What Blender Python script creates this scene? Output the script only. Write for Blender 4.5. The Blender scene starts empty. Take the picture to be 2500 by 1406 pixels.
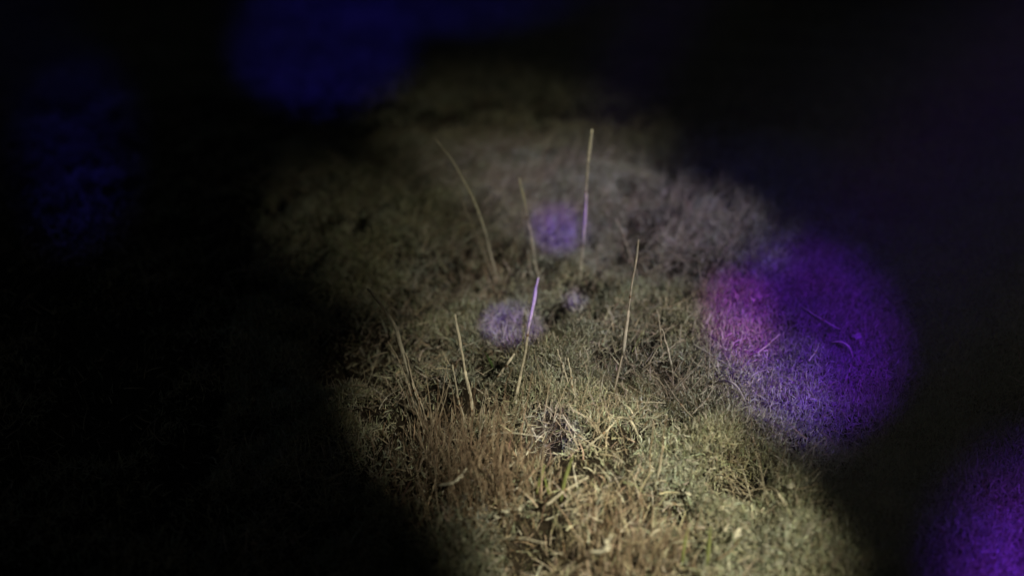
import bpy, math
import numpy as np
from mathutils import Vector

rng = np.random.default_rng(11)
scene = bpy.context.scene
col = scene.collection

# ------------------------------------------------------------------ camera
CAM_H, PITCH, LENS = 0.55, math.radians(32.0), 50.0
cam_data = bpy.data.cameras.new('camera')
cam_data.lens = LENS
cam_data.sensor_width = 36.0
cam_data.clip_start = 0.01
cam_data.clip_end = 2000.0
cam_data.dof.use_dof = True
cam_data.dof.focus_distance = 0.90
cam_data.dof.aperture_fstop = 3.3
cam = bpy.data.objects.new('camera', cam_data)
cam.location = (0, 0, CAM_H)
cam.rotation_euler = (math.pi / 2 - PITCH, 0, 0)
col.objects.link(cam)
scene.camera = cam

# ------------------------------------------------------------------ night sky, faint moon, exposure
world = bpy.data.worlds.new('World')
scene.world = world
world.use_nodes = True
wn = world.node_tree
sky = wn.nodes.new('ShaderNodeTexSky')
sky.sky_type = 'NISHITA'
sky.sun_disc = False
sky.sun_elevation = math.radians(3)
sky.sun_rotation = math.radians(150)
bg = wn.nodes['Background']
bg.inputs['Strength'].default_value = 0.007
wn.links.new(sky.outputs[0], bg.inputs['Color'])

moon_d = bpy.data.lights.new('moon', 'SUN')
moon_d.energy = 0.004
moon_d.angle = math.radians(0.5)
moon_d.color = (1, 0.95, 0.85)
moon = bpy.data.objects.new('moon', moon_d)
moon.rotation_euler = (math.radians(50), 0, math.radians(150))
col.objects.link(moon)

scene.view_settings.view_transform = 'Standard'
scene.view_settings.look = 'None'
scene.view_settings.exposure = 0.0
scene.view_settings.gamma = 1.0
scene.view_settings.use_curve_mapping = False

# ------------------------------------------------------------------ terrain height and pixel helpers (photo pixels, 2500 wide)
def ray(px, py):
    k = 36.0 / LENS / 2500.0
    x = (px - 1250.0) * k
    y = -(py - 703.0) * k
    c, s = math.cos(PITCH), math.sin(PITCH)
    # camera axes: right X, up (0, s, c), forward (0, c, -s)
    return np.array([x, c + y * s, -s + y * c])

def flat(px, py, z=0.0):
    d = ray(px, py)
    t = (z - CAM_H) / d[2]
    return np.array([d[0] * t, d[1] * t, z])

HOLES, MOUNDS = [], []
def height(x, y):
    x = np.asarray(x, float); y = np.asarray(y, float)
    calm = 1 / (1 + np.exp((y - 1.5) / .12))
    h = .006 * np.sin(7 * x + 1.3) * np.sin(6 * y + .4) + .004 * np.sin(17 * x + 5 * y) * np.sin(14 * y - 6 * x + 2) \
        + .0035 * np.sin(37 * x - 11 * y + 1) * np.sin(31 * y + 13 * x) + .0045 * np.sin(88 * x + 25 * y + 2 * np.sin(9 * y)) * np.sin(71 * y - 30 * x + 2 * np.sin(11 * x))
    h = h * (.2 + .8 * calm)
    for a, b, r, m in MOUNDS:
        h = h + m * np.exp(-((x - a) ** 2 + (y - b) ** 2) / (2 * (r * .6) ** 2))
    for a, b, r in HOLES:
        h = h - .04 * np.exp(-((x - a) ** 2 + (y - b) ** 2) / (2 * (r * .8) ** 2))
    u = y - .98                                   # the bank falls away behind the stalks, then levels out
    fall = .15 * (np.logaddexp(0, u / .15) - np.logaddexp(0, (u - 1.9) / .15))
    h = h - .30 * fall
    far = np.sqrt(x * x + y * y)
    return h + .25 * np.clip(far - 6, 0, None) / 40 * (1 + .4 * np.sin(.05 * x + 1) * np.sin(.043 * y))

def ground(px, py):
    p = flat(px, py, .02)
    for _ in range(40):
        p = flat(px, py, float(height(p[0], p[1])))
    return p

HOLE_PX = [(1312, 1080, .010), (1655, 1243, .010), (1275, 1362, .012), (850, 895, .024),
         (1770, 1195, .013), (1830, 1150, .012), (1350, 1075, .008), (1550, 490, .014), (1180, 895, .012)]
MOUND_PX = [(1450, 1180, .10, .014), (1850, 1330, .11, .016), (1230, 1310, .07, .010), (1600, 520, .14, .012),
          (1290, 930, .10, .012), (1700, 880, .12, .012), (1150, 640, .16, -.018), (1400, 560, .10, -.014),
          (1120, 560, .10, .008)]

MOUNDS = [(*ground(a, b)[:2], r, h) for a, b, r, h in MOUND_PX]
HOLES = [(*ground(a, b)[:2], r) for a, b, r in HOLE_PX]

# ------------------------------------------------------------------ spot lamps: torchlight, extra fills, coloured ones added for lens flare
def spot_lamp(name, px, py, rad, colour, watts, off, blend=.6, squash=1.0, soft=.02):
    """spot lamp lighting one round pool on the ground; rad = half width of the pool (photo pixels), watts for a throw of 1 m"""
    tgt = Vector(ground(px, py))
    d = bpy.data.lights.new(name, 'SPOT')
    d.color = colour
    d.shadow_soft_size = soft
    loc = Vector((off[0], off[1], CAM_H + off[2]))
    dist = (tgt - loc).length
    rad = rad * 36.0 / LENS / 2500.0 * (tgt - Vector((0, 0, CAM_H))).length
    d.energy = watts * dist * dist
    d.spot_size = 2 * math.atan(rad / dist)
    d.spot_blend = blend
    o = bpy.data.objects.new(name, d)
    o.location = loc
    o.rotation_euler = (tgt - loc).to_track_quat('-Z', 'Y').to_euler()
    o.scale = (1.0, squash, 1.0)
    col.objects.link(o)
    return o

spot_lamp('torch_main', 1555, 1290, 480, (1, .94, .70), 82, (.40, -.05, .30), 1.0, 1.0, .015)
spot_lamp('fill_left', 1220, 1000, 380, (1, .92, .72), 32, (.30, -.05, .28), 1.0, 1.0, .015)  # extra fill, added to light the left stalks and tuft
spot_lamp('fill_far', 1270, 330, 420, (1, .95, .68), 6.0, (.15, 0, .16), 1.0, .8, .02)  # dim fill added for the ground beyond the bank
spot_lamp('fill_upper', 1160, 670, 470, (1, .96, .70), 8.5, (.65, .15, .15), 1.0, .9, .02)  # this and the following fills spread the torchlight further up the ground
spot_lamp('fill_middle', 1540, 830, 400, (.97, .91, .92), 28, (.6, .10, .10), 1.0, 1.0, .02)
spot_lamp('fill_grey', 1470, 515, 350, (.78, .70, 1.0), 26, (.6, .2, .15), 1.0, .9, .02)
NAVY = (.05, .03, 1.0)  # coloured lamps from here on are added in place of lens flare glows
spot_lamp('flare_violet_disc', 1965, 815, 235, (.17, .010, 1.0), 38, (.06, -.02, .09), .5, 1.12, .02)
spot_lamp('flare_violet_edge', 1800, 775, 110, (.62, .03, .9), 34, (.10, -.02, .14), 1.0, 1.5, .01)
spot_lamp('flare_violet_rim', 1960, 985, 140, (.17, .02, 1.0), 8, (.10, -.02, .14), 1.0, 1.0, .02)
spot_lamp('flare_violet_spot', 1362, 560, 80, (.20, .0, 1.0), 34, (.04, 0, .09), .8, 1.0, .008)
spot_lamp('flare_lilac_spot', 1247, 800, 85, (.26, .12, 1.0), 36, (.04, 0, .12), .5, .85, .006)
spot_lamp('flare_lilac_small', 1402, 735, 27, (.3, .15, 1.0), 26, (.04, 0, .12), .8, 1.3, .005)
spot_lamp('flare_indigo_spot', 1350, 1060, 90, (.12, .06, 1.0), 14, (.08, 0, .12), .9, 1.0, .005)
spot_lamp('flare_blue_disc', 790, 115, 250, NAVY, 6.5, (0, 0, .14), .6, 1.1, .02)
spot_lamp('flare_blue_band', 1050, -40, 480, NAVY, 7, (0, 0, .14), .9, .4, .02)
spot_lamp('flare_blue_side', 190, 350, 165, NAVY, 5.5, (-.05, 0, .14), 1.0, 2.4, .02)
spot_lamp('flare_violet_corner', 2730, 1520, 390, (.20, .03, 1.0), 75, (.12, 0, .09), 1.0, 1.3, .03)
spot_lamp('flare_navy_wash', 1850, 520, 400, NAVY, 2.5, (.1, 0, .14), 1.0, .8, .02)

# ------------------------------------------------------------------ materials
def principled(name, rough=.75, spec=.25):
    m = bpy.data.materials.new(name)
    m.use_nodes = True
    b = m.node_tree.nodes['Principled BSDF']
    b.inputs['Roughness'].default_value = rough
    b.inputs['Specular IOR Level'].default_value = spec
    return m, m.node_tree, b

def plant_material(name):
    """colour from the blade's own attribute, streaked and blotched, with some light passing through"""
    m, nt, b = principled(name, .7, .25)
    at = nt.nodes.new('ShaderNodeAttribute'); at.attribute_name = 'tint'
    tc = nt.nodes.new('ShaderNodeTexCoord')
    nz = nt.nodes.new('ShaderNodeTexNoise'); nz.inputs['Scale'].default_value = 260; nz.inputs['Detail'].default_value = 3
    rp = nt.nodes.new('ShaderNodeMapRange')
    rp.inputs['From Min'].default_value = .3; rp.inputs['From Max'].default_value = .7
    rp.inputs['To Min'].default_value = .72; rp.inputs['To Max'].default_value = 1.18
    mx = nt.nodes.new('ShaderNodeVectorMath'); mx.operation = 'SCALE'
    tr = nt.nodes.new('ShaderNodeBsdfTranslucent')
    ms = nt.nodes.new('ShaderNodeMixShader'); ms.inputs[0].default_value = .18
    L = nt.links.new
    L(tc.outputs['Object'], nz.inputs['Vector']); L(nz.outputs['Fac'], rp.inputs['Value'])
    L(at.outputs['Color'], mx.inputs[0]); L(rp.outputs[0], mx.inputs['Scale'])
    L(mx.outputs[0], b.inputs['Base Color']); L(mx.outputs[0], tr.inputs['Color'])
    L(b.outputs[0], ms.inputs[1]); L(tr.outputs[0], ms.inputs[2])
    L(ms.outputs[0], nt.nodes['Material Output'].inputs['Surface'])
    return m
PLANT = plant_material('dry_plant')

SOIL, nt, b = principled('peaty_soil', .95, .1)
nz = nt.nodes.new('ShaderNodeTexNoise'); nz.inputs['Scale'].default_value = 90; nz.inputs['Detail'].default_value = 8
tc = nt.nodes.new('ShaderNodeTexCoord')
cr = nt.nodes.new('ShaderNodeValToRGB')
cr.color_ramp.elements[0].position = .3; cr.color_ramp.elements[0].color = (.008, .006, .004, 1)
cr.color_ramp.elements[1].position = .75; cr.color_ramp.elements[1].color = (.045, .034, .022, 1)
bp = nt.nodes.new('ShaderNodeBump'); bp.inputs['Strength'].default_value = .8; bp.inputs['Distance'].default_value = .006
nt.links.new(tc.outputs['Object'], nz.inputs['Vector'])
nt.links.new(nz.outputs['Fac'], cr.inputs[0]); nt.links.new(cr.outputs[0], b.inputs['Base Color'])
nt.links.new(nz.outputs['Fac'], bp.inputs['Height']); nt.links.new(bp.outputs[0], b.inputs['Normal'])

# ------------------------------------------------------------------ mesh helpers
def make_mesh(name, verts, quads=None, tris=None, tint=None):
    me = bpy.data.meshes.new(name)
    verts = np.asarray(verts, np.float32)
    nq = 0 if quads is None else len(quads)
    ntr = 0 if tris is None else len(tris)
    me.vertices.add(len(verts)); me.vertices.foreach_set('co', verts.ravel())
    loops = np.concatenate([np.asarray(a, np.int32).ravel() for a in (quads, tris) if a is not None and len(a)])
    starts = np.concatenate([np.arange(nq) * 4, nq * 4 + np.arange(ntr) * 3]).astype(np.int32)
    me.loops.add(len(loops)); me.loops.foreach_set('vertex_index', loops)
    me.polygons.add(nq + ntr); me.polygons.foreach_set('loop_start', starts)
    me.polygons.foreach_set('use_smooth', np.ones(nq + ntr, bool))
    if tint is not None:
        a = me.attributes.new('tint', 'FLOAT_COLOR', 'POINT')
        c = np.ones((len(verts), 4), np.float32); c[:, :3] = tint
        a.data.foreach_set('color', c.ravel())
    me.update(calc_edges=True)
    me.validate()
    return me

def link(name, me, mat, parent=None, loc=None):
    me.materials.append(mat) if mat and not me.materials else None
    o = bpy.data.objects.new(name, me)
    col.objects.link(o)
    if loc is not None: o.location = loc
    if parent is not None: o.parent = parent
    return o

def tag(o, label=None, cat=None, group=None, kind=None):
    if label: o['label'] = label
    if cat: o['category'] = cat
    if group: o['group'] = group
    if kind: o['kind'] = kind
    return o

def blades(base, azim, tilt, curl, length, width, tint, nseg=3, roll=None, tipw=.15, wave=0.0):
    """vectorised bent ribbons -> verts, quads, tints"""
    n = len(base)
    t = np.linspace(0, 1, nseg + 1)
    p = np.array(base, float); rows = []
    roll = rng.uniform(0, math.pi, n) if roll is None else roll
    az = np.array(azim, float)
    for k in range(nseg + 1):
        th = tilt + curl * t[k]
        d = np.stack([np.sin(th) * np.cos(az), np.sin(th) * np.sin(az), np.cos(th)], 1)
        side = np.stack([-np.sin(az), np.cos(az), np.zeros(n)], 1)
        up = np.cross(d, side)
        w = (np.cos(roll)[:, None] * side + np.sin(roll)[:, None] * up) * (width * (1 - (1 - tipw) * t[k] ** 1.5) * .5)[:, None]
        rows.append(p - w); rows.append(p + w)
        p = p + d * (length / nseg)[:, None]
        if wave: az = az + rng.normal(0, wave, n)
    v = np.stack(rows, 1).reshape(-1, 3)
    m = 2 * (nseg + 1)
    b0 = np.arange(n)[:, None] * m
    q = np.concatenate([b0 + np.array([[2 * k, 2 * k + 1, 2 * k + 3, 2 * k + 2]]) for k in range(nseg)], 0)
    return v, q, np.repeat(tint, m, 0)

def merge(parts):
    off = 0; V = []; Q = []; T = []
    for v, q, t in parts:
        V.append(v); Q.append(q + off); T.append(t); off += len(v)
    return np.concatenate(V), np.concatenate(Q), np.concatenate(T)

def tube(pts, radii, tint, sides=6, tint2=None):
    """tapered tube along a polyline, closed at both ends"""
    pts = np.asarray(pts, float); n = len(pts)
    radii = np.broadcast_to(radii, (n,))
    tan = np.gradient(pts, axis=0); tan /= np.linalg.norm(tan, axis=1)[:, None] + 1e-12
    ref = np.array([0.31, 1.0, .17]); ref /= np.linalg.norm(ref)
    s = np.cross(tan, ref); s /= np.linalg.norm(s, axis=1)[:, None]
    u = np.cross(s, tan)
    a = np.arange(sides) * 2 * math.pi / sides
    ring = pts[:, None] + radii[:, None, None] * (np.cos(a)[None, :, None] * s[:, None] + np.sin(a)[None, :, None] * u[:, None])
    v = ring.reshape(-1, 3)
    q = [(i * sides + j, i * sides + (j + 1) % sides, (i + 1) * sides + (j + 1) % sides, (i + 1) * sides + j)
         for i in range(n - 1) for j in range(sides)]
    v = np.concatenate([v, pts[:1], pts[-1:]])
    e0, e1 = n * sides, n * sides + 1
    tr = [(e0, (j + 1) % sides, j) for j in range(sides)] + [(e1, (n - 1) * sides + j, (n - 1) * sides + (j + 1) % sides) for j in range(sides)]
    tint = np.asarray(tint, float); t2 = tint if tint2 is None else np.asarray(tint2, float)
    f = np.linspace(0, 1, n)[:, None]
    tt = np.repeat(tint * (1 - f) + t2 * f, sides, 0)
    return v, np.array(q), np.array(tr), np.concatenate([tt, tt[:1], tt[-1:]])

def smooth(pts, n=14):
    """Catmull-Rom resample"""
    P = np.asarray(pts, float)
    if len(P) == 2: return P[0] + np.linspace(0, 1, n)[:, None] * (P[1] - P[0])
    Q = np.vstack([2 * P[0] - P[1], P, 2 * P[-1] - P[-2]])
    out = []
    for s in np.linspace(0, len(P) - 1, n):
        i = min(int(s), len(P) - 2); u = s - i
        a, b_, c, d = Q[i], Q[i + 1], Q[i + 2], Q[i + 3]
        out.append(.5 * (2 * b_ + (c - a) * u + (2 * a - 5 * b_ + 4 * c - d) * u * u + (3 * b_ - a - 3 * c + d) * u ** 3))
    return np.array(out)

# ------------------------------------------------------------------ ground sheet to the horizon
def grid_axis(lo, hi, step, far, m):
    inner = np.arange(lo, hi + 1e-6, step)
    g = np.geomspace(.05, far, m)
    return np.concatenate([lo - g[::-1], inner, hi + g])
gx = grid_axis(-1.0, 1.0, .012, 400, 26)
gy = grid_axis(.3, 3.3, .012, 600, 26)
X, Y = np.meshgrid(gx, gy)
Z = height(X, Y)
V = np.stack([X, Y, Z], -1).reshape(-1, 3)
i, j = np.meshgrid(np.arange(len(gx) - 1), np.arange(len(gy) - 1))
a = (j * len(gx) + i).ravel()
g = link('ground', make_mesh('ground', V, np.stack([a, a + 1, a + 1 + len(gx), a + len(gx)], 1)), SOIL)
tag(g, kind='structure')

# ------------------------------------------------------------------ mats of lichen, thatch and twigs
def noise2(x, y, f, seed):
    r = np.random.default_rng(seed); s = 0
    for k in range(6):
        ang = r.uniform(0, 6.28); fr = f * r.uniform(.6, 1.8)
        s = s + np.sin(fr * (x * math.cos(ang) + y * math.sin(ang)) + r.uniform(0, 6.28))
    return s / 2.4

def scatter(n, spread=1.0):
    """points over the ground; denser in the stretch before the photographer"""
    l = int(n * .55)      # the stretch that the photo shows best
    y0 = .53 + .82 * rng.random(l) ** 1.1
    x0 = -.02 + .13 * y0 + (rng.random(l) * 2 - 1) * (.10 + .22 * y0)
    n = n - l
    m = int(n * .75)
    y = .50 + 4.0 * rng.random(m) ** 2.2
    hw = .12 + .46 * y
    x = (rng.random(m) * 2 - 1) * hw
    k = n - m
    x2 = rng.uniform(-1.6, 1.6, k); y2 = rng.uniform(.15, 4.6, k)
    return np.concatenate([x0, x, x2]), np.concatenate([y0, y, y2])

def clear_holes(x, y):
    ok = np.ones(len(x), bool)
    for a, b_, r in HOLES: ok &= (x - a) ** 2 + (y - b_) ** 2 > (r * .8 * rng.uniform(.5, 1.15, len(x))) ** 2
    return ok

def near(x, y, px, py, r):
    c = ground(px, py)
    return np.exp(-((x - c[0]) ** 2 + (y - c[1]) ** 2) / (2 * r * r))

def brown_zone(x, y):
    z = 0
    for px, py, r in [(1110, 1180, .030), (1190, 1225, .024), (1060, 1130, .024), (1100, 1250, .022), (1550, 1350, .022), (1490, 1390, .022), (1250, 700, .04)]:
        z = z + near(x, y, px, py, r)
    return np.clip(z, 0, 1)

def tints(cols, n, jit=.2, wts=None):
    c = np.array(cols)[rng.choice(len(cols), n, p=wts)]
    return np.clip(c * rng.normal(1, jit, (n, 1)).clip(.4, 1.7) * rng.normal(1, .05, (n, 3)), .008, .85)

# pale lichen: short curly twiglets stacked in cushions
x, y = scatter(760000)
c = noise2(x, y, 42, 3) + .7 * noise2(x, y, 120, 5)
cush = np.clip(near(x, y, 1965, 830, .07) * 1.6 + near(x, y, 2500, 1400, .09) * 1.6 + near(x, y, 1362, 560, .03) + (y > 1.6), 0, 1)   # closed, even cushions
c = c * (1 - cush) + .55 * cush
keep = (rng.random(len(x)) < np.clip(.64 + .45 * c, .34, 1) * (1 - .90 * brown_zone(x, y))) & clear_holes(x, y)
x, y, c = x[keep], y[keep], c[keep]
n = len(x)
sz = np.clip(.6 + .4 * y, 1.0, 2.4)
z = height(x, y) + rng.uniform(-.002, .005, n) + .008 * np.clip(c, -.6, 1.3)
base = np.stack([x, y, z], 1)
patch = noise2(x, y, 24, 31); warm = noise2(x, y, 60, 33)
tn = tints([(.47, .46, .33), (.42, .43, .31), (.34, .33, .22), (.55, .54, .42), (.23, .20, .12)], n, .22, [.3, .25, .2, .15, .1])
tn = tn * (1 + .22 * patch)[:, None] * np.stack([1 + .03 * warm, np.ones(n), 1 - .07 * warm], 1)
tn = np.clip(tn, .02, .75)
v, q, t = blades(base, rng.uniform(0, 6.28, n), rng.uniform(.1, 1.6, n), rng.normal(0, .7, n), rng.uniform(.0028, .0075, n) * sz,
                 rng.uniform(.0005, .0010, n) * sz, tn, 2, None, .4, .6)
tag(link('lichen_mat', make_mesh('lichen_mat', v, q, None, t), PLANT), 'pale lichen cushions matted over the dark peaty ground', 'lichen', kind='stuff')

# dry grass thatch
x, y = scatter(130000)
c = noise2(x, y, 34, 8) + .5 * noise2(x, y, 90, 9)
keep = (rng.random(len(x)) < np.clip(.40 + .5 * c, .04, 1) * np.clip(.8 + (y - .7) * .6, .6, 1) * (1 - .7 * np.clip(near(x, y, 1965, 830, .06) * 1.5, 0, 1))) & clear_holes(x, y)
x, y = x[keep], y[keep]; n = len(x)
base = np.stack([x, y, height(x, y) + rng.uniform(-.002, .010, n)], 1)
far = np.clip((y - .85) / .4, 0, 1)
lean = np.where(x > .05, .75, .05) + .35 * noise2(x, y, 6, 21)
lean = np.where(rng.random(n) < .25, lean + math.pi, lean) + rng.normal(0, 1.4 - 1.0 * far, n)
tn = tints([(.50, .45, .33), (.42, .36, .25), (.32, .26, .18), (.57, .53, .43), (.20, .21, .11)], n, .22, [.3, .28, .22, .15, .05])
v, q, t = blades(base, lean, rng.uniform(.4, 1.5, n), rng.normal(.3, .5, n), rng.uniform(.005, .017, n) * (1 + 1.3 * far),
                 rng.uniform(.0004, .0009, n), tn, 3, None, .15, .15)
tag(link('dry_grass', make_mesh('dry_grass', v, q, None, t), PLANT), 'dry straw coloured grass thatch lying over the ground', 'grass', kind='stuff')

# brown heath twigs
x, y = scatter(40000)
bz = brown_zone(x, y)
keep = (rng.random(len(x)) < .03 + .95 * bz) & clear_holes(x, y)
x, y, bz = x[keep], y[keep], bz[keep]; n = len(x)
base = np.stack([x, y, height(x, y)], 1)
tn = tints([(.28, .20, .13), (.34, .26, .18), (.21, .15, .10), (.40, .33, .24)], n, .2)
v, q, t = blades(base, rng.uniform(0, 6.28, n), np.abs(rng.normal(.25, .3, n)), rng.normal(.3, .4, n), rng.uniform(.006, .022, n) * (.5 + .6 * bz),
                 rng.uniform(.0006, .0012, n), tn, 4, None, .3, .35)
tag(link('heath_twigs', make_mesh('heath_twigs', v, q, None, t), PLANT), 'low brown heath twigs growing through the lichen', 'twigs', kind='stuff')

# ------------------------------------------------------------------ single plants
STRAW = (.80, .73, .56); STRAW_D = (.70, .61, .46); PALE = (.72, .68, .54); GREEN = (.25, .28, .10); BROWN = (.34, .24, .15)

def lift(points, lean=0.0, foot=None):
    """pixel polyline (base first) -> world points on an upright plane through the plant's foot on the ground"""
    P0 = ground(*(foot or points[0]))
    out = []
    for k, (px, py) in enumerate(points):
        d = ray(px, py); o = np.array([0, 0, CAM_H])
        # plane y = P0.y + lean * (height above foot)
        # o.y + t d.y = P0.y + lean * (o.z + t d.z - P0.z)
        t = (P0[1] + lean * (o[2] - P0[2])) / (d[1] - lean * d[2])
        out.append(o + t * d)
    return P0, np.array(out)

def lay(points, up):
    """pixel polyline resting just above the ground, with a height for each point"""
    out = []
    for (px, py), u in zip(points, up):
        p = ground(px, py)
        p = flat(px, py, p[2] + u)
        out.append(p)
    return ground(*points[0]), np.array(out)

def part(name, geo, root, mat=PLANT):
    v, q, tr, t = geo
    return link(name, make_mesh(name, v - np.array(root.location), q, tr if len(tr) else None, t), mat, root)

def root_empty(name, loc, label, cat, group=None):
    o = bpy.data.objects.new(name, None)
    o.empty_display_size = .02
    o.location = loc
    col.objects.link(o)
    return tag(o, label, cat, group)

def stalk(points, label, w=(3.0, 2.0), tint=STRAW, lean=0.0, head=None, sheath=None, foot=None, sink=.012, bend=None, group='dry grass stalks'):
    """a dried grass stalk: stem, a sheath clasping it, a narrow closed seed head"""
    P0, P = lift(points, lean, foot)
    C = smooth(P, 22)
    C[:, 1] += np.linspace(0, 1, len(C)) ** 2 * rng.normal(0, .006)
    C += np.cumsum(rng.normal(0, .0002, C.shape), 0)
    C = np.vstack([C[0] - (C[1] - C[0]) / np.linalg.norm(C[1] - C[0]) * sink, C])
    r = root_empty('grass_stalk', P0, label, 'grass stalk', group)
    rad = np.linspace(w[0], w[1], len(C)) * .000195 / 2
    part('stem', tube(C, rad, np.array(tint) * .85, 6, np.array(tint)), r)
    L = len(C)
    if sheath:
        for f0, f1, k in sheath:
            i0, i1 = int(f0 * (L - 1)), max(int(f1 * (L - 1)), int(f0 * (L - 1)) + 2)
            seg = smooth(C[i0:i1 + 1], 8)
            pr = np.sin(np.linspace(.25, math.pi * .93, 8)) * .45 + .75
            part('leaf_sheath', tube(seg + np.array([.0002, -.0003, 0]), rad[i0] * k * pr, PALE, 6, np.array(tint)), r)
            # a papery blade edge parting from the sheath
    if head:
        f, k = head
        i0 = int((1 - f) * (L - 1)); seg = smooth(C[i0:], 12)
        pr = np.sin(np.linspace(.3, math.pi * .95, 12)) ** .8
        part('seed_head', tube(seg, rad[-1] * k * pr + .0001, np.array(tint) * 1.1, 6, PALE), r)
    # node rings
    for f in rng.uniform(.25, .75, 2):
        i0 = int(f * (L - 2)) ; c = C[i0]; d = (C[i0 + 1] - C[i0]); d /= np.linalg.norm(d)
        part('node', tube(np.array([c - d * .001, c, c + d * .001]), rad[i0] * np.array([1.02, 1.45, 1.02]), BROWN, 6), r)
    return r

stalk([(1035, 1030), (1010, 950), (985, 860), (967, 805), (940, 765), (896, 712)], 'stout straw stalk bent sharply left halfway up, nearest the dark left side', (11, 7), (.85, .78, .60), 0, (.42, 1.1), [(.30, .78, 1.2)])
stalk([(1048, 1045), (1028, 985), (1008, 930), (990, 868)], 'thin brown stalk pressed against the bent stout stalk', (6, 4), STRAW_D)
stalk([(1040, 1060), (1005, 960), (975, 880), (946, 825)], 'thin faint stalk just left of the bent stout stalk', (5, 2.5), STRAW_D)
stalk([(1165, 1050), (1145, 970), (1130, 880), (1112, 778)], 'straight pale stalk left of the lilac light pool', (9, 6), STRAW, 0, (.25, 1.5), [(.2, .6, 1.25)])
stalk([(1140, 1055), (1128, 980), (1114, 872)], 'short straw stalk close beside the straight pale stalk', (6, 4), STRAW)
stalk([(1150, 1050), (1150, 980), (1140, 920)], 'short stub standing between the straight pale stalk and its thin neighbour', (6, 4), STRAW_D)
stalk([(1250, 1012), (1265, 945), (1285, 845), (1300, 745), (1313, 675)], 'pale stalk leaning right that crosses the lilac light pool', (9, 8), STRAW, 0, (.36, 1.45), [(.05, .4, 1.15)])
stalk([(1220, 700), (1195, 610), (1165, 515), (1135, 455), (1100, 395), (1060, 342)], 'tall ghost double of the bent stout stalk, arching up to the left, highest on the left', (9, 6), STRAW, 0, (.45, 1.1), [(.3, .7, 1.2)])  # with its thin companion: ghost images of the bent stalks, built as stalks
stalk([(1215, 700), (1180, 615), (1150, 545), (1116, 472)], 'thin faint ghost double just left of the tall arching stalk', (4, 2.5), STRAW_D)
stalk([(1208, 690), (1190, 625), (1172, 560)], 'thin stalk hidden close to the foot of the tall arching stalk', (5, 3), STRAW_D)
stalk([(1318, 700), (1300, 600), (1285, 520), (1265, 422)], 'upright ghost double of the straight pale stalk, left of the small violet light spot', (8, 7), (.85, .78, .60), 0, (.2, 1.5), [(.3, .6, 1.2)])  # with its thin neighbour: ghost images of the straight pair, built as stalks
stalk([(1300, 700), (1285, 610), (1275, 522)], 'thin ghost double just left of the small violet spot, shorter than its neighbour', (4, 3), STRAW_D)
stalk([(1415, 690), (1427, 560), (1437, 430), (1450, 312)], 'tallest straight stalk, ghost double of the pale leaning one, with a pale thick tip', (8, 9), STRAW, 0, (.22, 1.5), [(.3, .62, 1.2)])  # ghost image of the leaning pale stalk, built as a stalk
stalk([(1500, 960), (1518, 860), (1532, 770), (1545, 680), (1560, 590)], 'slender straight stalk standing alone at the centre right', (8, 5), STRAW_D, 0, (.2, 1.4), [(.3, .55, 1.5)])
stalk([(1642, 960), (1636, 890), (1622, 835), (1608, 785)], 'short stalk curving left, right of the lone slender stalk', (6, 4), STRAW_D, 0, None, [(.4, .8, 1.2)])
stalk([(1618, 860), (1612, 820), (1604, 765)], 'small thin stalk behind the short curving stalk', (4, 3), STRAW_D)
stalk([(1560, 690), (1530, 600), (1505, 535)], 'faint stalk leaning left among the grey grass beyond the lone slender stalk', (5, 3), STRAW_D)
stalk([(1600, 1180), (1610, 1090), (1617, 985)], 'upright brown stalk standing in the grey grass lower centre', (5.5, 3.5), (.42, .33, .23), 0, None, [(.1, .6, 1.3)])
stalk([(1585, 1180), (1598, 1100), (1606, 1030)], 'thinner stalk touching the upright brown stalk on its left', (4, 2.5), (.42, .33, .23))
stalk([(1790, 600), (1797, 540), (1806, 482)], 'faint thin stalk in the darkness above the violet pool', (3, 2), STRAW_D)
stalk([(1200, 945), (1225, 912), (1252, 880)], 'short stem slanting up right between the two pale stalks', (8, 7), STRAW, 0, (.3, 1.2))
stalk([(1392, 965), (1378, 900), (1362, 850)], 'short stem leaning left just below the lilac light pool', (6, 4), STRAW)
stalk([(1412, 1010), (1400, 950), (1388, 880)], 'pale stem in the thatch at the foot of the tallest stalk', (6, 4), STRAW)
stalk([(1460, 860), (1478, 825), (1500, 795)], 'thin stem slanting right at the left of the lone slender stalk', (4, 3), STRAW_D)

def straw(points, up, label, w=6, tint=STRAW, taper=.5, name='fallen_straw', cat='straw', group='fallen straws'):
    P0, P = lay(points, up)
    C = smooth(P, 16); C += np.cumsum(rng.normal(0, .00015, C.shape), 0)
    r = root_empty(name, P0, label, cat, group)
    rad = np.linspace(1, taper, len(C)) * w * .00026 / 2 * .75
    part('stem', tube(C, rad, np.array(tint) * .72, 6, np.array(tint) * .85), r)
    d = C[8] - C[7]; d /= np.linalg.norm(d)
    part('node', tube(np.array([C[8] - d * .0012, C[8], C[8] + d * .0012]), rad[8] * np.array([1, 1.5, 1]), BROWN, 6), r)
    return r

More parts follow.
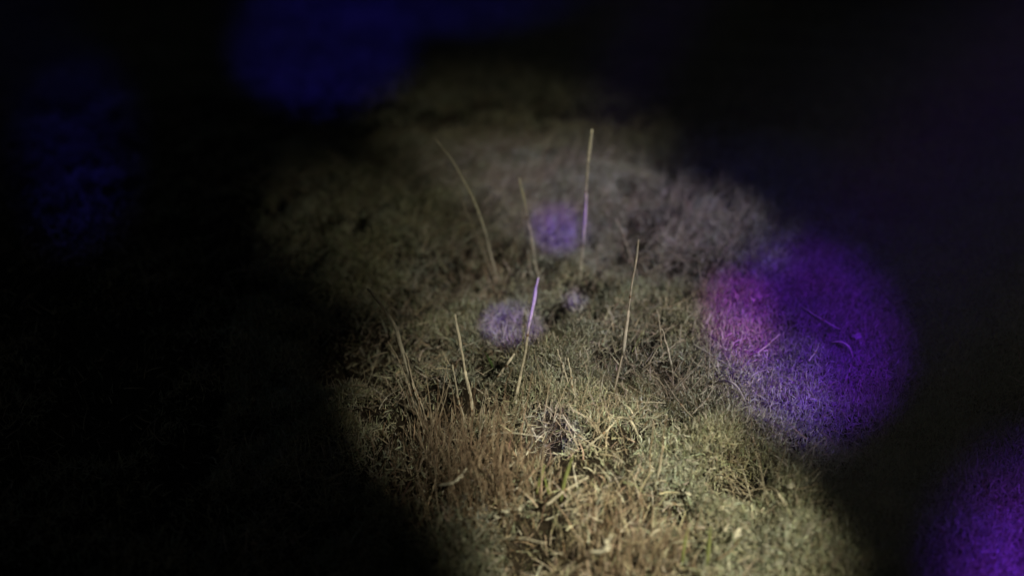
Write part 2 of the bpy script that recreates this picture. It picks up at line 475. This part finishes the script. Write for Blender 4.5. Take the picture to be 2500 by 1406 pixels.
S = .016
straw([(1335, 1232), (1380, 1200), (1440, 1168)], (.012, .02, .024), 'pale straw slanting up right across the lichen beside green blades', 8, STRAW)
straw([(1180, 1063), (1240, 1055), (1320, 1068)], (.014, .02, .02), 'pale straw lying level at the foot of the stalks', 7, PALE)
straw([(1430, 1092), (1470, 1060), (1503, 1018)], (.01, .02, .03), 'bent straw rising right above the green blades', 7, STRAW)
straw([(1240, 1140), (1290, 1105), (1300, 1050)], (.014, .02, .03), 'thick curved straw in front of the indigo dark hole', 9, PALE, .7)
straw([(1372, 1012), (1410, 1060), (1470, 1095)], (.024, .02, .015), 'thin straw sloping down right behind the indigo light', 5, STRAW)
straw([(1395, 1000), (1450, 1030), (1490, 1090)], (.028, .02, .012), 'thin straw crossing the bent straw from above', 4, STRAW_D)
straw([(1690, 1010), (1725, 975), (1748, 938)], (.01, .022, .03), 'straw at the lower edge of the violet pool', 6, STRAW)
straw([(1690, 838), (1740, 870), (1790, 900)], (.02, .02, .02), 'straight straw lying across the left edge of the violet pool', 6, PALE)
straw([(1590, 583), (1640, 615), (1690, 652)], (.03, .03, .02), 'thin straw sloping down right in the grey grass', 5, STRAW_D)
straw([(1770, 1292), (1800, 1245), (1842, 1190)], (.012, .022, .028), 'thick straw slanting up right in the lower right tuft', 9, STRAW)
straw([(1720, 1180), (1755, 1215), (1790, 1250)], (.024, .02, .012), 'straw sloping down to cross the thick slanting straw', 6, STRAW_D)
straw([(1950, 1122), (1985, 1095), (2015, 1070)], (.012, .02, .03), 'pale straw pointing into the dark on the right side', 5, STRAW)
straw([(1620, 1225), (1645, 1230), (1668, 1234)], (.016, .018, .016), 'short bright straw above the black hole at lower right', 6, PALE)
straw([(1770, 1260), (1810, 1280), (1835, 1300)], (.014, .015, .012), 'short straw below the thick slanting straw', 6, STRAW_D)
straw([(1910, 1248), (1945, 1260), (1975, 1270)], (.014, .015, .012), 'short straw at the right end of the lower tuft', 5, STRAW_D)
straw([(1960, 752), (2005, 778), (2052, 802)], (.02, .02, .02), 'thin straw inside the violet pool, uppermost there', 6, STRAW)
straw([(1975, 882), (1990, 862), (2000, 838)], (.012, .018, .022), 'short straw rising inside the violet pool', 6, STRAW)
straw([(1850, 862), (1880, 838), (1905, 815)], (.012, .018, .022), 'slanting straw in the left half of the violet pool', 6, STRAW)
straw([(1585, 1310), (1610, 1290), (1640, 1275)], (.014, .02, .02), 'pale straw forking up right from the bottom brown tuft', 7, STRAW)
straw([(1750, 1365), (1780, 1345), (1793, 1325)], (.012, .016, .02), 'dark little straw in the lichen at lower right', 5, BROWN)
straw([(1620, 925), (1660, 985), (1700, 1030)], (.026, .02, .012), 'straw sloping down right below the short curving stalk', 6, STRAW_D)
straw([(1505, 980), (1560, 982), (1625, 985)], (.014, .016, .016), 'level straw crossing the foot of the lone slender stalk', 5, STRAW)
straw([(880, 890), (905, 875), (945, 862)], (.016, .02, .02), 'faint straw at the left above the dark hollow', 5, STRAW_D)
straw([(1190, 1318), (1260, 1312), (1330, 1326)], (.014, .018, .015), 'level straw over the lichen at the bottom left', 6, STRAW)
straw([(1140, 1255), (1160, 1270), (1180, 1283)], (.014, .016, .014), 'short dark straw at the lower edge of the brown twigs', 5, STRAW_D)

def ribbon(points, up, label, w, tint, name, cat, group, upright=False, tip=.15, mid=None):
    """a single grass leaf: folded blade with a raised midrib"""
    P0, P = (lift(points) if upright else lay(points, up))
    C = smooth(P, 18); n = len(C)
    tan = np.gradient(C, axis=0); tan /= np.linalg.norm(tan, axis=1)[:, None]
    view = C - np.array([0, 0, CAM_H]); view /= np.linalg.norm(view, axis=1)[:, None]
    s = np.cross(tan, view + np.array([.3, 0, .4])); s /= np.linalg.norm(s, axis=1)[:, None]
    nrm = np.cross(s, tan)
    f = np.linspace(0, 1, n)
    prof = (np.minimum(1, .6 + 2 * f) * (1 - (1 - tip) * np.clip((f - .55) / .45, 0, 1) ** 1.4))[:, None] * w * .00026 / 2
    top = C + nrm * .0005; v = np.concatenate([C - s * prof, top, C + s * prof, C - nrm * .0004])
    q = []
    for k in range(n - 1):
        for a_, b_ in ((0, 1), (1, 2), (2, 3), (3, 0)):
            q.append((a_ * n + k, a_ * n + k + 1, b_ * n + k + 1, b_ * n + k))
    q += [(0, n, 2 * n, 3 * n), (n - 1, 4 * n - 1, 3 * n - 1, 2 * n - 1)]
    tt = np.tile(np.array(tint), (4 * n, 1)) * np.tile(np.linspace(.85, 1.1, n), 4)[:, None]
    r = root_empty(name, P0, label, cat, group)
    part('blade', (v, np.array(q), np.zeros((0, 3)), tt), r)
    rib = top + nrm * .0002
    part('midrib', tube(rib, np.linspace(.00035, .00012, n), np.array(tint) * 1.15, 4), r)
    return r

ARC = 'arching dead grass blades'; GR = 'green grass blades'
ribbon([(1745, 935), (1775, 930), (1800, 945), (1822, 985)], (.02, .03, .03, .015), 'hoop shaped dead blade at the lower edge of the violet pool', 7, PALE, 'arching_blade', 'grass blade', ARC)
ribbon([(1503, 1020), (1525, 1020), (1545, 1035), (1560, 1070)], (.03, .032, .028, .012), 'hoop shaped dead blade at the centre, arching over from the bent straw', 6, STRAW, 'arching_blade', 'grass blade', ARC)
ribbon([(1862, 1188), (1885, 1192), (1905, 1212), (1918, 1240)], (.028, .03, .026, .012), 'hoop shaped dead blade in the lower right tuft', 7, STRAW, 'arching_blade', 'grass blade', ARC)
ribbon([(2030, 835), (2055, 835), (2075, 850), (2085, 885)], (.02, .028, .026, .012), 'hoop shaped dead blade inside the violet pool', 6, STRAW, 'arching_blade', 'grass blade', ARC)
ribbon([(1310, 1205), (1318, 1170), (1330, 1135)], None, 'green blade beside the brown twigs, left of the taller green blade', 8, GREEN, 'green_blade', 'grass blade', GR, True)
ribbon([(1368, 1225), (1380, 1165), (1400, 1110)], None, 'taller green blade beside the pale slanting straw', 10, GREEN, 'green_blade', 'grass blade', GR, True)
ribbon([(1345, 1215), (1335, 1190), (1330, 1165)], None, 'short dull green blade between the two taller green ones', 7, (.2, .24, .07), 'green_blade', 'grass blade', GR, True)
ribbon([(1664, 1380), (1670, 1330), (1680, 1290)], None, 'green blade at the bottom edge, left one of the pair', 8, GREEN, 'green_blade', 'grass blade', GR, True)
ribbon([(1724, 1390), (1730, 1330), (1735, 1285)], None, 'green blade at the bottom edge, right one of the pair', 9, GREEN, 'green_blade', 'grass blade', GR, True)
ribbon([(1215, 925), (1200, 890), (1185, 860)], None, 'dark green blade leaning left below the lilac light pool', 8, (.10, .16, .05), 'green_blade', 'grass blade', GR, True)
ribbon([(1250, 985), (1275, 955), (1310, 945)], None, 'dark green blade leaning right at the foot of the crossing stalk', 6, (.10, .15, .05), 'green_blade', 'grass blade', GR, True)
ribbon([(1885, 1190), (1884, 1175), (1880, 1160)], None, 'small green blade in the grey grass above the lower right tuft', 7, (.2, .24, .07), 'green_blade', 'grass blade', GR, True)

def husk(points, up, label, w):
    """papery torn grass leaf: a kinked blade, a shaft and frayed side flaps"""
    r = ribbon(points, up, label, w, PALE, 'papery_leaf', 'dead leaf', 'papery dead leaves', False, .3)
    P0, P = lay(points, up); C = smooth(P, 9)
    for k in (4, 5, 6):
        c = C[k]; d = (C[min(k + 1, 8)] - C[k - 1]); d /= np.linalg.norm(d)
        s = np.array([-d[2], 0, d[0]]) * rng.choice([-1, 1])
        e = c + d * .003 + s * .003
        part('frayed_flap', tube(np.array([c, (c + e) / 2 + d * .0006, e]), np.array([.0009, .0008, .0001]), PALE, 4), r)
    return r
husk([(1070, 1185), (1100, 1180), (1115, 1172), (1140, 1142)], (.03, .034, .034, .04), 'white torn leaf with a kink, hanging in the brown twigs on the left', 9)
husk([(1440, 1345), (1465, 1347), (1478, 1335), (1492, 1305)], (.026, .028, .03, .036), 'ghost double of the white torn leaf, in the brown twigs at the bottom', 9)  # ghost image of the left leaf, built as another leaf

def flake(px, py, label, w=22, h=16, up=.014):
    """small curled scrap of dead leaf, two thin skins and a rim"""
    P0 = ground(px, py); c = flat(px, py, P0[2] + up)
    nu, nv = 7, 5
    u, v_ = np.meshgrid(np.linspace(-1, 1, nu), np.linspace(-1, 1, nv))
    edge = 1 + rng.normal(0, .15, u.shape)
    a_ = rng.uniform(0, 3.14)
    lx = u * w * .00016 * np.sqrt(1 - .6 * v_ ** 2) * edge; ly = v_ * h * .00016 * np.sqrt(1 - .5 * u ** 2) * edge
    lz = .0022 * (u ** 2) - .001 * v_ + rng.normal(0, .0003, u.shape)
    R = np.stack([lx * math.cos(a_) - ly * math.sin(a_), (lx * math.sin(a_) + ly * math.cos(a_)) * .8 - lz * .5, lz + ly * .7], -1).reshape(-1, 3)
    V2 = np.concatenate([R, R + np.array([0, .0003, -.0005])])
    q = []; m = nu * nv
    for jj in range(nv - 1):
        for ii in range(nu - 1):
            k = jj * nu + ii
            q.append((k, k + 1, k + 1 + nu, k + nu)); q.append((m + k, m + k + nu, m + k + 1 + nu, m + k + 1))
    rim = list(range(nu)) + [nu - 1 + nu * k for k in range(1, nv)] + [m - 1 - k for k in range(1, nu)] + [nu * (nv - 1 - k) for k in range(1, nv - 1)]
    for k in range(len(rim)):
        a1, b1 = rim[k], rim[(k + 1) % len(rim)]
        q.append((a1, m + a1, m + b1, b1))
    o = link('leaf_scrap', make_mesh('leaf_scrap', V2, np.array(q), None, np.tile(np.array([.56, .53, .42]), (len(V2), 1))), PLANT, None, c)
    return tag(o, label, 'leaf scrap', 'pale leaf scraps on the lichen')
for a_ in [(1928, 1188, 'pale leaf scrap right of the hoop blade in the lower right tuft', 22, 9),
           (1800, 1305, 'pale broad leaf scrap below the thick slanting straw', 34, 9),
           (1820, 925, 'pale leaf scrap just above the hoop blade in the violet pool', 22, 14),
           (2090, 822, 'bright leaf scrap near the right rim of the violet pool', 24, 14),
           (1268, 1242, 'small narrow leaf scrap under the brown twigs', 22, 8),
           (1235, 1248, 'small leaf scrap left of the narrow one under the brown twigs', 20, 8),
           (1210, 1262, 'tiny leaf scrap lowest under the brown twigs', 14, 8),
           (1685, 1208, 'small pale scrap just above the black hole at lower right', 20, 12)]:
    flake(*a_)

# ------------------------------------------------------------------ tufts: one thing each, every twig a part
def tuft(name, feet, count, hgt, label, cat, cols, spread, azim=None, tilt=(.05, .45), w=4.0, nodes=True):
    P0 = ground(*feet[len(feet) // 2])
    r = root_empty(name, P0, label, cat)
    for k in range(count):
        f = feet[rng.integers(len(feet))]
        b_ = ground(*f); b_ = b_ + np.array([rng.normal(0, spread), rng.normal(0, spread), 0])
        b_[2] = height(b_[0], b_[1]) - .004
        az = rng.uniform(0, 6.28) if azim is None else rng.normal(azim[0], azim[1])
        th = rng.uniform(*tilt); L = hgt * rng.uniform(.55, 1.1); c = b_.copy(); pts = [c.copy()]
        kink = rng.normal(0, .25, 7)
        for s in range(6):
            th2 = th + .06 * s * rng.uniform(.3, 1.5) + kink[s] * .4
            az2 = az + kink[s + 1] * .8
            c = c + np.array([math.sin(th2) * math.cos(az2), math.sin(th2) * math.sin(az2), math.cos(th2)]) * L / 6
            pts.append(c.copy())
        tc_ = np.array(cols[rng.integers(len(cols))]) * rng.uniform(.75, 1.2)
        part('twig', tube(smooth(pts, 8), np.linspace(1, .35, 8) * w * .00021 / 2 * rng.uniform(.7, 1.2), tc_ * .85, 4, tc_), r)
    return r
BR = [(.34, .25, .17), (.44, .34, .23), (.24, .17, .11), (.54, .45, .32)]
ST = [(.58, .50, .36), (.48, .40, .28), (.42, .34, .23), (.62, .57, .45)]
tuft('heath_tuft', [(1070, 1190), (1110, 1230), (1160, 1220), (1060, 1140), (1210, 1250), (1130, 1170), (1230, 1215), (1090, 1270), (1180, 1170), (1270, 1230)], 190, .070,
     'brown twiggy tuft at the left edge of the warm light', 'heath tuft', BR, .010, None, (.0, .4), 4.4)
tuft('heath_tuft', [(1500, 1390), (1540, 1360), (1580, 1380), (1620, 1350), (1560, 1410), (1480, 1360)], 110, .034,
     'ghost double of the brown twiggy tuft, at the bottom edge in the middle', 'heath tuft', BR, .010, None, (.0, .4), 4.4)  # ghost image of the left tuft, built as another tuft
tuft('grass_tuft', [(1660, 985), (1690, 1000), (1640, 975)], 46, .045, 'dry grass tuft spreading at the lower left rim of the violet pool', 'grass tuft', ST, .007, None, (.3, 1.25), 4.5)
tuft('grass_tuft', [(1840, 1255), (1870, 1265), (1890, 1240)], 46, .045, 'splayed dry grass tuft at the lower right of the warm light', 'grass tuft', ST, .008, None, (.3, 1.25), 5)
tuft('grass_tuft', [(1440, 1075), (1470, 1085), (1500, 1070)], 26, .034, 'splayed dry grass tuft in the centre below the crossing stalk', 'grass tuft', ST, .008, None, (.3, 1.25), 4.5)
tuft('grass_tuft', [(1130, 1075), (1165, 1085), (1050, 1060)], 30, .040, 'thin upright tuft at the foot of the left stalks', 'grass tuft', ST, .008, None, (.0, .35), 5)
tuft('grass_tuft', [(1370, 1000), (1400, 1020), (1350, 990)], 30, .036, 'pale upright tuft below the lilac light pool', 'grass tuft', ST, .010, None, (.05, .45), 4.5)

# ------------------------------------------------------------------ thin haze added round the whole place for a milky tone
zlo = float(V[:, 2].min()) - 1.0; ztop = max(float(V[:, 2].max()), CAM_H + .6) + .3
e = 720.0
hv = [(-e, -e, zlo), (e, -e, zlo), (e, e, zlo), (-e, e, zlo), (-e, -e, ztop), (e, -e, ztop), (e, e, ztop), (-e, e, ztop)]
hm = bpy.data.meshes.new('haze')
hm.from_pydata(hv, [], [(3, 2, 1, 0), (4, 5, 6, 7), (0, 1, 5, 4), (1, 2, 6, 5), (2, 3, 7, 6), (3, 0, 4, 7)])
HZ = bpy.data.materials.new('added_haze'); HZ.use_nodes = True  # added volume, veils the view and lifts the blacks
hn = HZ.node_tree; hn.nodes.remove(hn.nodes['Principled BSDF'])
pv = hn.nodes.new('ShaderNodeVolumePrincipled')
pv.inputs['Color'].default_value = (.9, .9, .95, 1)
pv.inputs['Density'].default_value = .021
hn.links.new(pv.outputs[0], hn.nodes['Material Output'].inputs['Volume'])
tag(link('haze', hm, HZ), 'thin added haze that lends the dark air a milky tone', 'haze', kind='stuff')
